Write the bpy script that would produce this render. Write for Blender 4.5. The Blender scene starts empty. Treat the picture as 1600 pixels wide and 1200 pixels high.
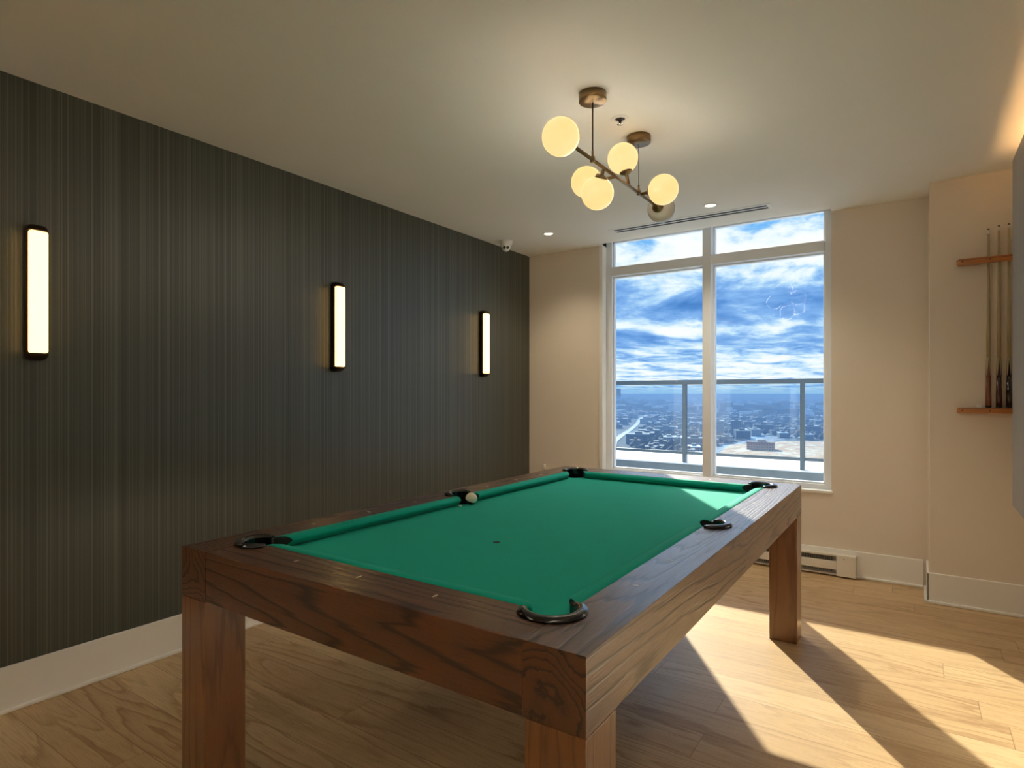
import bpy, bmesh, math, random
from mathutils import Vector, Matrix
PI = math.pi
random.seed(7)
scn = bpy.context.scene
COL = scn.collection

# ------------------------------------------------------------------ camera
TH = math.atan(631 / 934.5)
EYE = 1.3
cd = bpy.data.cameras.new('camera'); cam = bpy.data.objects.new('camera', cd); COL.objects.link(cam)
cam.location = (0, 0, EYE); cam.rotation_euler = (PI / 2, 0, TH)
cd.sensor_width = 36; cd.lens = 934.5 / 1600 * 36; cd.shift_y = 14 / 1600
cd.clip_start = .05; cd.clip_end = 60000
scn.camera = cam
scn.view_settings.view_transform = 'Standard'
scn.view_settings.look = 'None'
scn.view_settings.gamma = 1
scn.view_settings.use_curve_mapping = False
scn.view_settings.exposure = 0.28
scn.cycles.max_bounces = 10
scn.cycles.diffuse_bounces = 6
scn.cycles.transparent_max_bounces = 16

SUN_STRENGTH = 9.2
SKY_STRENGTH = .87
DOWN_W = 24.0
GLOBE_W = 13.0
FILL_COVE_W = 34.0
sd = bpy.data.lights.new('sun', 'SUN'); sun = bpy.data.objects.new('sun', sd); COL.objects.link(sun)
sd.energy = SUN_STRENGTH; sd.angle = math.radians(.6); sd.color = (1, .93, .74)
sun.location = (-8, 14, 9)
sun.rotation_euler = Vector((.557, -.830, -.452)).to_track_quat('-Z', 'Y').to_euler()

# ------------------------------------------------------------------ node helpers
class NT:
    def __init__(s, tree):
        s.t = tree; s.n = tree.nodes; s.l = tree.links
    def add(s, typ, **kw):
        nd = s.n.new(typ)
        for k, v in kw.items():
            setattr(nd, k, v)
        return nd
    def link(s, a, b): s.l.new(a, b)
    def val(s, sock, v):
        if hasattr(v, 'is_linked') or isinstance(v, bpy.types.NodeSocket): s.l.new(v, sock)
        else: sock.default_value = v
    def math(s, op, a, b=0.0, c=None, clamp=False):
        nd = s.add('ShaderNodeMath', operation=op); nd.use_clamp = clamp
        s.val(nd.inputs[0], a); s.val(nd.inputs[1], b)
        if c is not None: s.val(nd.inputs[2], c)
        return nd.outputs[0]
    def ramp(s, fac, stops, interp='LINEAR'):
        nd = s.add('ShaderNodeValToRGB'); cr = nd.color_ramp; cr.interpolation = interp
        while len(cr.elements) > 1: cr.elements.remove(cr.elements[-1])
        for i, (p, c) in enumerate(stops):
            e = cr.elements[0] if i == 0 else cr.elements.new(p)
            e.position = p
            if not isinstance(c, (tuple, list)): c = (c, c, c)
            e.color = (*c[:3], 1)
        s.val(nd.inputs[0], fac)
        return nd.outputs[0]
    def mapping(s, vec, scale=(1, 1, 1), loc=(0, 0, 0), rot=(0, 0, 0)):
        nd = s.add('ShaderNodeMapping'); s.link(vec, nd.inputs[0])
        nd.inputs['Scale'].default_value = scale; nd.inputs['Location'].default_value = loc
        nd.inputs['Rotation'].default_value = rot
        return nd.outputs[0]
    def noise(s, vec, scale=5, detail=2, rough=.5, dist=0, w=None):
        nd = s.add('ShaderNodeTexNoise')
        s.link(vec, nd.inputs['Vector']); nd.inputs['Scale'].default_value = scale
        nd.inputs['Detail'].default_value = detail; nd.inputs['Roughness'].default_value = rough
        nd.inputs['Distortion'].default_value = dist
        return nd.outputs['Fac']
    def mix(s, fac, a, b, mode='MIX'):
        nd = s.add('ShaderNodeMix', data_type='RGBA', blend_type=mode)
        s.val(nd.inputs[0], fac)
        for sock, v in ((nd.inputs[6], a), (nd.inputs[7], b)):
            if isinstance(v, bpy.types.NodeSocket): s.l.new(v, sock)
            else: sock.default_value = (*v[:3], 1)
        return nd.outputs[2]
    def bump(s, h, strength=.3, dist=.01):
        nd = s.add('ShaderNodeBump'); s.link(h, nd.inputs['Height'])
        nd.inputs['Strength'].default_value = strength; nd.inputs['Distance'].default_value = dist
        return nd.outputs[0]

def new_mat(name):
    m = bpy.data.materials.new(name); m.use_nodes = True
    T = NT(m.node_tree); b = m.node_tree.nodes['Principled BSDF']
    return m, T, b
def coords(T): return T.add('ShaderNodeTexCoord').outputs['Object']

def plain(name, col, rough=.5, metal=0, mottled=.06, spec=None, coat=0, bump=0, bscale=200):
    m, T, b = new_mat(name)
    co = coords(T)
    n = T.noise(co, 9, 3)
    k = T.math('MULTIPLY_ADD', n, mottled * 2, 1 - mottled)
    c = T.mix(1, col, k, 'MULTIPLY')
    T.link(c, b.inputs['Base Color'])
    b.inputs['Roughness'].default_value = rough; b.inputs['Metallic'].default_value = metal
    if spec is not None: b.inputs['Specular IOR Level'].default_value = spec
    b.inputs['Coat Weight'].default_value = coat
    if bump:
        T.link(T.bump(T.noise(co, bscale, 2), bump, .002), b.inputs['Normal'])
    return m

def emissive(name, col, strength, base=(.9, .85, .75), rough=.15, vary=0, vscale=12):
    m, T, b = new_mat(name)
    b.inputs['Base Color'].default_value = (*base, 1); b.inputs['Roughness'].default_value = rough
    if vary:
        n = T.noise(coords(T), vscale, 2, .5, .6)
        c = T.mix(T.math('MULTIPLY', n, vary), col, (1, .86, .55))
        T.link(c, b.inputs['Emission Color'])
    else:
        b.inputs['Emission Color'].default_value = (*col, 1)
    b.inputs['Emission Strength'].default_value = strength
    return m

def wood(name, light, dark, axis='Y', rough=.36, coat=.9, k=9.0, scale=3.0, seed=0, spec=.5, contrast=1.0, bump=.35):
    """oak: contour lines of a stretched noise plus fine pores, the grain running along `axis`"""
    m, T, b = new_mat(name)
    co = coords(T)
    st = {'X': (.055, 1, 1), 'Y': (1, .075, 1), 'Z': (1, 1, .085)}[axis]
    st2 = {'X': (.03, 1, 1), 'Y': (1, .03, 1), 'Z': (1, 1, .03)}[axis]
    mp = T.mapping(co, st, (seed * 3.1, seed * 1.7, seed * 2.3))
    n = T.noise(mp, scale * 1.3, 1.5, .45, .15)
    wob = T.noise(T.mapping(co, tuple(v * 1.0 for v in st)), 60, 2)
    nn = T.math('MULTIPLY_ADD', n, k * 3.2, T.math('MULTIPLY', wob, .8))
    fr = T.math('FRACT', nn)
    line = T.ramp(fr, [(0, .0), (.07, .15), (.20, 1), (.70, .85), (.90, .6), (1, 0)])
    pores = T.noise(T.mapping(co, st2), 420, 2, .7)
    pr = T.ramp(pores, [(.38, 0), (.52, 1)])
    big = T.noise(T.mapping(co, st), 1.6, 2)
    f = T.math('MULTIPLY', line, T.math('MULTIPLY_ADD', pr, .35, .65))
    f = T.math('MULTIPLY_ADD', T.math('SUBTRACT', big, .5), .5, f, clamp=True)
    dk = tuple(l + (d - l) * contrast for l, d in zip(light, dark))
    c = T.mix(f, dk, light)
    T.link(c, b.inputs['Base Color'])
    T.link(T.ramp(f, [(0, rough + .18), (1, rough)]), b.inputs['Roughness'])
    b.inputs['Specular IOR Level'].default_value = spec
    b.inputs['Coat Weight'].default_value = coat; b.inputs['Coat Roughness'].default_value = .24
    if bump: T.link(T.bump(f, bump, .003), b.inputs['Normal']); T.link(T.bump(f, bump * .6, .003), b.inputs['Coat Normal'])
    return m

# ------------------------------------------------------------------ sky
def make_world():
    w = bpy.data.worlds.new('sky'); w.use_nodes = True; scn.world = w
    T = NT(w.node_tree); bg = w.node_tree.nodes['Background']
    d = T.add('ShaderNodeTexCoord').outputs['Generated']
    sp = T.add('ShaderNodeSeparateXYZ'); T.link(d, sp.inputs[0])
    z = T.math('MAXIMUM', sp.outputs[2], 0)
    den = T.math('ADD', z, .045)
    cb = T.add('ShaderNodeCombineXYZ')
    T.link(T.math('DIVIDE', sp.outputs[0], den), cb.inputs[0]); T.link(T.math('DIVIDE', sp.outputs[1], den), cb.inputs[1])
    p = cb.outputs[0]
    n1 = T.noise(T.mapping(p, (1.3, .8, 1), (3.2, 1.1, 0)), 1.25, 9, .6, .5)
    nb = T.noise(T.mapping(d, (1, 1, 2.6), (1.3, 0, .7)), 9.0, 8, .62, .3)
    n2 = T.noise(T.mapping(d, (1, 1, 1.6), (8.2, 5.1, 0)), 5.5, 5, .6, .3)
    hi = T.ramp(z, [(.06, .25), (.18, .95)])
    hn = T.math('ADD', T.math('MULTIPLY', n1, T.math('SUBTRACT', 1, hi)), T.math('MULTIPLY', nb, hi))
    zw = T.math('ADD', z, T.math('MULTIPLY', T.math('SUBTRACT', n2, .5), .075))
    bias = T.ramp(T.math('MULTIPLY', zw, 3), [(0, .50), (.04, .55), (.10, .66), (.16, .62), (.22, .46), (.27, .38), (.315, .70), (.36, .42),
                                              (.42, .27), (.52, .32), (.585, .66), (.64, .86), (.72, .66), (.80, .42), (1, .40)])
    v = T.math('ADD', T.math('MULTIPLY', T.math('SUBTRACT', hn, .5), 1.9), bias)
    col = T.ramp(v, [(0, (.06, .21, .56)), (.22, (.12, .31, .70)), (.40, (.24, .47, .86)), (.52, (.50, .74, .97)),
                     (.64, (.86, .96, 1.0)), (.80, (1.0, 1.0, .98))])
    # clear blue gaps high up
    blue = T.ramp(T.math('MULTIPLY', z, 3), [(.6, (.16, .55, .98)), (1, (.10, .42, .95))])
    gap = T.math('MULTIPLY', T.ramp(T.math('MULTIPLY', zw, 3), [(.62, 0), (.76, 1)]), T.ramp(v, [(.32, 1), (.55, 0)]))
    col = T.mix(gap, col, blue)
    low = T.ramp(z, [(0, 1), (.004, .7), (.014, 0)])
    col = T.mix(low, col, (.42, .66, .90))
    # glow added around the sun, up left of the window, to raise the daylight
    dp = T.add('ShaderNodeVectorMath', operation='DOT_PRODUCT'); T.link(d, dp.inputs[0]); dp.inputs[1].default_value = Vector((-.557, .830, .452)).normalized()
    au = T.math('POWER', T.math('MAXIMUM', dp.outputs['Value'], 0), 300)
    col = T.mix(1, col, T.math('MULTIPLY', au, 60.0), 'ADD')
    T.link(col, bg.inputs[0]); bg.inputs[1].default_value = SKY_STRENGTH
make_world()

# ------------------------------------------------------------------ mesh helpers
def bx(bm, x0, x1, y0, y1, z0, z1, mi=0):
    v = [bm.verts.new((x, y, z)) for z in (z0, z1) for y in (y0, y1) for x in (x0, x1)]
    for f in ((0, 2, 3, 1), (4, 5, 7, 6), (0, 1, 5, 4), (2, 6, 7, 3), (0, 4, 6, 2), (1, 3, 7, 5)):
        fc = bm.faces.new([v[i] for i in f]); fc.material_index = mi
def prism(bm, pts, z0, z1, mi=0):
    a = sum(pts[i][0] * pts[(i + 1) % len(pts)][1] - pts[(i + 1) % len(pts)][0] * pts[i][1] for i in range(len(pts)))
    if a < 0: pts = pts[::-1]
    lo = [bm.verts.new((p[0], p[1], z0)) for p in pts]; hi = [bm.verts.new((p[0], p[1], z1)) for p in pts]
    bm.faces.new(hi).material_index = mi; bm.faces.new(lo[::-1]).material_index = mi
    n = len(pts)
    for i in range(n):
        j = (i + 1) % n
        bm.faces.new((lo[i], lo[j], hi[j], hi[i])).material_index = mi
def frame_of(d):
    d = d.normalized(); u = Vector((0, 0, 1)) if abs(d.z) < .9 else Vector((1, 0, 0))
    a = d.cross(u).normalized(); return a, d.cross(a).normalized()
def tube(bm, pts, r, seg=12, mi=0, cap=True):
    pts = [Vector(p) for p in pts]; rs = r if isinstance(r, (list, tuple)) else [r] * len(pts)
    rings = []
    a0, b0 = frame_of(pts[-1] - pts[0])
    for i, p in enumerate(pts):
        d = (pts[min(i + 1, len(pts) - 1)] - pts[max(i - 1, 0)]).normalized()
        a = (a0 - d * a0.dot(d)).normalized(); b = d.cross(a)
        rings.append([bm.verts.new(p + (a * math.cos(t) + b * math.sin(t)) * rs[i]) for t in [2 * PI * k / seg for k in range(seg)]])
    for i in range(len(rings) - 1):
        for k in range(seg):
            f = bm.faces.new((rings[i][k], rings[i][(k + 1) % seg], rings[i + 1][(k + 1) % seg], rings[i + 1][k]))
            f.material_index = mi; f.smooth = True
    if cap:
        bm.faces.new(rings[0][::-1]).material_index = mi; bm.faces.new(rings[-1]).material_index = mi
def lathe(bm, prof, seg=32, origin=(0, 0, 0), mtx=None, mi=0, flat=False):
    """prof: (radius, height) list; r=0 ends close"""
    o = Vector(origin); rings = []
    for r, h in prof:
        if r < 1e-6:
            p = Vector((0, 0, h)); p = (mtx @ p if mtx else p) + o
            rings.append([bm.verts.new(p)])
        else:
            rg = []
            for k in range(seg):
                t = 2 * PI * k / seg; p = Vector((r * math.cos(t), r * math.sin(t), h)); p = (mtx @ p if mtx else p) + o
                rg.append(bm.verts.new(p))
            rings.append(rg)
    for A, B in zip(rings[:-1], rings[1:]):
        for k in range(seg):
            j = (k + 1) % seg
            if len(A) == 1 and len(B) == 1: continue
            if len(A) == 1: f = bm.faces.new((A[0], B[j], B[k]))
            elif len(B) == 1: f = bm.faces.new((A[k], A[j], B[0]))
            else: f = bm.faces.new((A[k], A[j], B[j], B[k]))
            f.smooth = not flat; f.material_index = mi
def sphere(bm, c, r, seg=32, rings=20, mi=0):
    prof = [(r * math.sin(PI * i / rings), -r * math.cos(PI * i / rings)) for i in range(rings + 1)]
    prof[0] = (0, -r); prof[-1] = (0, r)
    lathe(bm, prof, seg, c, mi=mi)
def obj(name, bm, mats, parent=None, bevel=0, label=None, loc=None):
    me = bpy.data.meshes.new(name)
    bmesh.ops.recalc_face_normals(bm, faces=bm.faces)
    bm.to_mesh(me); bm.free()
    if not isinstance(mats, (list, tuple)): mats = [mats]
    for m in mats: me.materials.append(m)
    o = bpy.data.objects.new(name, me); COL.objects.link(o)
    if parent: o.parent = parent
    if loc: o.location = loc
    if bevel:
        md = o.modifiers.new('bevel', 'BEVEL'); md.width = bevel; md.segments = 2; md.limit_method = 'ANGLE'; md.angle_limit = math.radians(40)
    if label: o['label'] = label
    return o
def NB(): return bmesh.new()
def thing(name, label, cat, loc=(0, 0, 0), rz=0, group=None):
    o = bpy.data.objects.new(name, None); COL.objects.link(o); o.empty_display_size = .1
    o.location = loc; o.rotation_euler = (0, 0, rz); o['label'] = label; o['category'] = cat
    if group: o['group'] = group
    return o
def tag(o, label, cat, group=None, kind=None):
    o['label'] = label; o['category'] = cat
    if group: o['group'] = group
    if kind: o['kind'] = kind
    return o
def struct(name, bm, m, parent=None, bevel=0, label=None, cat=None):
    o = obj(name, bm, m, parent, bevel)
    if not parent:
        o['kind'] = 'structure'
        if label: o['label'] = label
        if cat: o['category'] = cat
    return o
def boxo(name, dims, m, parent=None, bevel=0, label=None):
    bm = NB(); bx(bm, *dims); return obj(name, bm, m, parent, bevel, label)

# ------------------------------------------------------------------ room sizes
XL, XR, YB, YF, ZC = -3.075, .62, 4.85, -3.6, 2.607
WX0, WX1, WZ0, WZ1 = -2.30, -.503, .597, 2.70        # window opening
CX0, CY0 = .07, 4.53                                # projecting wall
T_ = .16

# ------------------------------------------------------------------ room materials
def mat_wallpaper():
    m, T, b = new_mat('ribbed_wallpaper'); co = coords(T)
    a = T.noise(T.mapping(co, (0, 130, .10)), 1, 3, .7)
    c = T.noise(T.mapping(co, (0, 16, .03), (0, 4.4, 0)), 1, 2, .5)
    fine = T.noise(T.mapping(co, (0, 420, .3)), 1, 1, .5)
    s = T.math('MULTIPLY_ADD', c, .22, T.math('MULTIPLY', a, .95))
    f = T.ramp(s, [(.50, 0), (.60, .25), (.70, 1)])
    weave = T.noise(co, 900, 1)
    f2 = T.math('MULTIPLY', f, T.math('MULTIPLY_ADD', weave, .5, .75))
    T.link(T.mix(f2, (.020, .024, .012), (.095, .105, .08)), b.inputs['Base Color'])
    T.link(T.ramp(f, [(0, .42), (1, .32)]), b.inputs['Roughness'])
    b.inputs['Specular IOR Level'].default_value = 1.0
    h = T.math('ADD', T.math('MULTIPLY', fine, .6), a)
    T.link(T.bump(h, .35, .004), b.inputs['Normal'])
    return m
def mat_paint(name, col, rough=.7, bscale=260, bs=.10):
    m, T, b = new_mat(name); co = coords(T)
    n = T.noise(co, 1.3, 3)
    T.link(T.mix(n, tuple(v * .97 for v in col), tuple(min(1, v * 1.03) for v in col)), b.inputs['Base Color'])
    b.inputs['Roughness'].default_value = rough
    T.link(T.bump(T.noise(co, bscale, 3, .6), bs, .002), b.inputs['Normal'])
    return m
def mat_floor():
    m, T, b = new_mat('oak_plank_floor'); co = coords(T)
    PWID, PLEN = .178, 1.9
    sp = T.add('ShaderNodeSeparateXYZ'); T.link(co, sp.inputs[0])
    x, y = sp.outputs[0], sp.outputs[1]
    yy = T.math('DIVIDE', T.math('ADD', y, -.874 + 10 * PWID), PWID)
    row = T.math('FLOOR', yy)
    wn = T.add('ShaderNodeTexWhiteNoise', noise_dimensions='1D'); T.link(row, wn.inputs['W'])
    xx = T.math('DIVIDE', T.math('ADD', T.math('MULTIPLY', wn.outputs[0], PLEN), T.math('ADD', x, 20)), PLEN)
    colm = T.math('FLOOR', xx)
    wn2 = T.add('ShaderNodeTexWhiteNoise', noise_dimensions='2D')
    cb = T.add('ShaderNodeCombineXYZ'); T.link(row, cb.inputs[0]); T.link(colm, cb.inputs[1]); T.link(cb.outputs[0], wn2.inputs['Vector'])
    pid = wn2.outputs['Value']
    fy = T.math('FRACT', yy); fx = T.math('FRACT', xx)
    ey = T.math('MINIMUM', fy, T.math('SUBTRACT', 1, fy)); ex = T.math('MINIMUM', fx, T.math('SUBTRACT', 1, fx))
    gap = T.math('MINIMUM', T.math('MULTIPLY', ey, PWID), T.math('MULTIPLY', ex, PLEN))
    g = T.ramp(T.math('MULTIPLY', gap, 100), [(.05, 0), (.16, 1)])
    # grain coordinates shifted per plank
    off = T.add('ShaderNodeCombineXYZ'); T.link(T.math('MULTIPLY', pid, 37), off.inputs[0]); T.link(T.math('MULTIPLY', pid, 91), off.inputs[2])
    va = T.add('ShaderNodeVectorMath', operation='ADD'); T.link(co, va.inputs[0]); T.link(off.outputs[0], va.inputs[1])
    v = va.outputs[0]
    n = T.noise(T.mapping(v, (.13, 1, 1)), 4.2, 2, .5, .35)
    wob = T.noise(T.mapping(v, (.12, 1, 1)), 70, 2)
    fr = T.math('FRACT', T.math('MULTIPLY_ADD', n, 13, T.math('MULTIPLY', wob, .6)))
    line = T.ramp(fr, [(0, .15), (.14, 1), (.7, .8), (.9, .45), (1, .15)])
    zone = T.ramp(T.noise(T.mapping(v, (.3, 1, 1)), 3.0, 2), [(.38, .25), (.62, 1)])
    line = T.math('SUBTRACT', 1, T.math('MULTIPLY', T.math('SUBTRACT', 1, line), zone))
    pores = T.ramp(T.noise(T.mapping(v, (.03, 1, 1)), 330, 2, .7), [(.36, .55), (.52, 1)])
    kn = T.add('ShaderNodeTexVoronoi'); T.link(T.mapping(v, (.8, 1.6, 1)), kn.inputs['Vector']); kn.inputs['Scale'].default_value = 1.15
    knot = T.ramp(kn.outputs['Distance'], [(.018, .25), (.05, 1)])
    tone = T.mix(pid, (.56, .375, .195), (.68, .49, .275))
    f = T.math('MULTIPLY', T.math('MULTIPLY', line, pores), knot)
    c = T.mix(f, T.mix(1, tone, (.52, .42, .32), 'MULTIPLY'), tone)
    c = T.mix(g, T.mix(1, tone, (.35, .28, .22), 'MULTIPLY'), c)
    T.link(c, b.inputs['Base Color'])
    T.link(T.ramp(f, [(0, .50), (1, .36)]), b.inputs['Roughness'])
    b.inputs['Specular IOR Level'].default_value = .45
    h = T.math('MULTIPLY_ADD', f, .25, g)
    T.link(T.bump(h, .25, .002), b.inputs['Normal'])
    return m

M = {}
M['wallpaper'] = mat_wallpaper()
M['wall'] = mat_paint('beige_wall_paint', (.78, .70, .61))
M['ceiling'] = mat_paint('ceiling_paint', (.88, .865, .815), .85, 160, .35)
M['floor'] = mat_floor()
M['trim'] = mat_paint('white_trim_paint', (.86, .85, .82), .35, 60, .03)
M['alu'] = plain('white_aluminium', (.82, .85, .89), .28, mottled=.02)
M['brass'] = plain('aged_brass', (.28, .19, .10), .32, 1.0, .15)
M['bronze'] = plain('dark_bronze', (.045, .028, .018), .38, .8, .2)
M['white_plastic'] = plain('white_plastic', (.85, .84, .80), .4, mottled=.02)
M['black_plastic'] = plain('black_plastic', (.006, .006, .008), .18, mottled=.02, coat=.6)
M['black'] = plain('black_rubber', (.006, .006, .006), .7)
M['dark_slot'] = plain('dark_slot', (.012, .014, .03), .6)
M['sprinkler'] = plain('dark_chrome', (.06, .05, .06), .25, .8)
M['chrome'] = plain('chrome', (.7, .7, .72), .12, 1.0)
M['heater'] = plain('white_enamel', (.80, .76, .68), .35, mottled=.03)
M['heater_dark'] = plain('heater_fins', (.16, .14, .11), .6)
M['glow'] = emissive('globe_glass_lit', (1.0, .62, .20), .92, (.10, .08, .05), .2, vary=.45, vscale=9)
M['sconce_glow'] = emissive('sconce_diffuser_lit', (1.0, .60, .20), 3.0, (.9, .9, .8), .3)
M['down_glow'] = emissive('downlight_lens_lit', (1.0, .86, .60), 3.0)
M['globe_off'] = plain('globe_glass_unlit', (.55, .52, .46), .12, mottled=.05, coat=.3)
M['snow'] = plain('snow', (.88, .90, .93), .8, mottled=.06, bump=.4, bscale=30)
M['parapet'] = plain('parapet_cladding', (.16, .20, .23), .5, mottled=.25)
M['rail_metal'] = plain('grey_rail_metal', (.10, .14, .18), .4, .3)

def mat_glass(name, tint=(1, 1, 1), refl=1.0):
    m, T, b = new_mat(name)
    m.node_tree.nodes.remove(b); out = m.node_tree.nodes['Material Output']
    tr = T.add('ShaderNodeBsdfTransparent'); tr.inputs[0].default_value = (*tint, 1)
    gl = T.add('ShaderNodeBsdfGlossy'); gl.inputs['Roughness'].default_value = .02
    fr = T.add('ShaderNodeFresnel'); fr.inputs[0].default_value = 1.45
    mx = T.add('ShaderNodeMixShader'); T.link(T.math('MULTIPLY', fr.outputs[0], refl), mx.inputs[0])
    T.link(tr.outputs[0], mx.inputs[1]); T.link(gl.outputs[0], mx.inputs[2]); T.link(mx.outputs[0], out.inputs[0])
    return m
M['glass'] = mat_glass('window_glass', (.97, .985, .99), .25)
M['rail_glass'] = mat_glass('railing_glass', (.84, .92, .97), .6)

# ------------------------------------------------------------------ shell
bm = NB(); bx(bm, XL - T_, XR + T_, YF - T_, YB + T_, -.12, 0); struct('floor', bm, M['floor'])
bm = NB()
bx(bm, XL - T_, XR + T_, YF - T_, YB - .065, ZC, ZC + .12)
bx(bm, XL - T_, WX0, YB - .065, YB + T_, ZC, ZC + .12); bx(bm, WX1, XR + T_, YB - .065, YB + T_, ZC, ZC + .12)
bx(bm, WX0, WX1, YB - .065, YB + T_, WZ1 + .005, WZ1 + .10)
struct('ceiling', bm, M['ceiling'])
bm = NB(); bx(bm, XL - T_, XL, YF - T_, YB + T_, 0, ZC + .1); struct('wall_left', bm, M['wallpaper'])
bm = NB()
bx(bm, XL, WX0, YB, YB + T_, 0, ZC + .1); bx(bm, WX1, XR, YB, YB + T_, 0, ZC + .1)
bx(bm, WX0, WX1, YB, YB + T_, 0, WZ0 - .02)
struct('wall_back', bm, M['wall'])
bm = NB(); bx(bm, CX0, XR, CY0, YB, 0, ZC); struct('wall_alcove', bm, M['wall'])
bm = NB(); bx(bm, XR, XR + T_, YF - T_, YB + T_, 0, ZC + .1); struct('wall_right', bm, M['wall'])
bm = NB(); bx(bm, XL, XR, YF - T_, YF, 0, ZC + .1); struct('wall_front', bm, M['wall'])

def baseboard(name, x0, x1, y0, y1, nx, ny):
    """board standing off the wall in direction (nx, ny) with a rounded shoe at its foot"""
    h, t = .187, .014
    bm = NB()
    if nx:
        xa, xb = (x0, x0 + t * nx); bx(bm, min(xa, xb), max(xa, xb), y0, y1, 0, h)
        xs = x0 + nx * (t + .012); bx(bm, min(xa, xs), max(xa, xs), y0, y1, 0, .018)
    else:
        ya, yb = (y0, y0 + t * ny); bx(bm, x0, x1, min(ya, yb), max(ya, yb), 0, h)
        ys = y0 + ny * (t + .012); bx(bm, x0, x1, min(ya, ys), max(ya, ys), 0, .018)
    return struct(name, bm, M['trim'], bevel=.005)
baseboard('baseboard_left', XL, XL, YF, YB, 1, 0)
baseboard('baseboard_back', XL + .028, CX0 - .028, YB, YB, 0, -1)
baseboard('baseboard_alcove_side', CX0, CX0, CY0 - .014, YB, -1, 0)
baseboard('baseboard_alcove', CX0 - .014, XR, CY0, CY0, 0, -1)
baseboard('baseboard_right', XR, XR, YF, CY0 - .028, -1, 0)

# ------------------------------------------------------------------ window
win = bpy.data.objects.new('window_1', None); COL.objects.link(win); win.location = (WX0, YB, WZ0)
win['kind'] = 'structure'; win['label'] = 'tall white framed window of four panes looking over the city'; win['category'] = 'window'
off = Vector(win.location)
def wpart(name, boxes, m, bevel=.002, label=None, parent=None):
    bm = NB()
    for b in boxes: bx(bm, *b)
    for v in bm.verts: v.co -= off
    return obj(name, bm, m, parent or win, bevel, label)
FI, FO = 4.915, 4.995
MX0, MX1 = -1.430, -1.362
FX0, FX1, FZ0, FZ1 = WX0 + .055, WX1 - .05, WZ0 + .032, WZ1 - .05
wpart('outer_frame', [(WX0, FX0, FI, FO, WZ0, WZ1), (FX1, WX1, FI, FO, WZ0, WZ1), (FX0, FX1, FI, FO, WZ0, FZ0), (FX0, FX1, FI, FO, FZ1, WZ1)], M['alu'])
wpart('mullion', [(MX0, MX1, 4.868, FO, WZ0 + .01, WZ1)], M['alu'])
wpart('transom', [(FX0, MX0, 4.885, FO, 2.335, 2.412), (MX1, FX1, 4.885, FO, 2.335, 2.412)], M['alu'])
for x0, x1 in ((FX0, MX0), (MX1, FX1)):
    for z0, z1 in ((FZ0, 2.335), (2.412, FZ1)):
        wpart('sash_bead', [(x0, x0 + .012, 4.94, 4.985, z0, z1), (x1 - .012, x1, 4.94, 4.985, z0, z1),
                            (x0, x1, 4.94, 4.985, z0, z0 + .012), (x0, x1, 4.94, 4.985, z1 - .012, z1)], M['alu'])
        wpart('glass_pane', [(x0 + .004, x1 - .004, 4.958, 4.964, z0 + .004, z1 - .004)], M['glass'], 0)
bm = NB(); bx(bm, WX0 - .012, WX1 + .012, YB - .014, FI, WZ0 - .022, WZ0 - .002); struct('trim_1', bm, M['trim'], bevel=.003, label='white window sill', cat='sill')
bm = NB(); bx(bm, WX0 - .034, WX0, YB - .010, YB + .004, WZ0 - .002, ZC); bx(bm, WX0 - .003, WX0 + .002, YB, FI, WZ0, ZC)
struct('trim_2', bm, M['trim'], bevel=.002, label='white strip along the left side of the window', cat='trim')

# ------------------------------------------------------------------ pool table
TX, TY = -1.230, 2.259
HW, HL, ZT, ZA = .7225, 1.262, .810, .656
IW, IL = .582, 1.102            # inner edge of the wooden rails
NW, NL = .530, 1.047            # cushion noses
ZCL = .772
woodc = ((.118, .036, .009), (.020, .004, .0015))
M['wood_y'] = wood('brown_oak_along', *woodc, 'Y', seed=1)
M['wood_y2'] = wood('brown_oak_along_b', *woodc, 'Y', seed=4)
M['wood_x'] = wood('brown_oak_across', *woodc, 'X', seed=2)
M['wood_z'] = wood('brown_oak_upright', (.205, .082, .022), (.14, .050, .012), 'Z', seed=3, k=5)
def mat_cloth():
    m, T, b = new_mat('green_cloth'); co = coords(T)
    n = T.noise(co, 700, 2); n2 = T.noise(co, 6, 3)
    c = T.mix(n2, (.0, .36, .28), (.002, .41, .32))
    c = T.mix(T.math('MULTIPLY', n, .35), c, (.0, .29, .22))
    T.link(c, b.inputs['Base Color']); b.inputs['Roughness'].default_value = .85
    b.inputs['Specular IOR Level'].default_value = .25; b.inputs['Sheen Weight'].default_value = .12; b.inputs['Sheen Tint'].default_value = (.3, 1, .75, 1); b.inputs['Sheen Roughness'].default_value = .4
    T.link(T.bump(n, .12, .001), b.inputs['Normal'])
    return m
M['cloth'] = mat_cloth()
M['sight'] = plain('pearl_inlay', (.80, .72, .60), .25)
table = thing('pool_table', 'pool table with green cloth and brown oak frame in the middle of the room', 'pool table', (TX, TY, 0))
PC = (.550, 1.092); PR = .056      # corner pocket centre and radius
SPX = .590; SPR = .056             # side pocket
def arc(cx, cy, r, a0, a1, n=14): return [(cx + r * math.cos(math.radians(a0 + (a1 - a0) * i / n)), cy + r * math.sin(math.radians(a0 + (a1 - a0) * i / n))) for i in range(n + 1)]
def corner_notch_x(): pass
XS = HW - .141                      # joint between side rails and end rails
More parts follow.
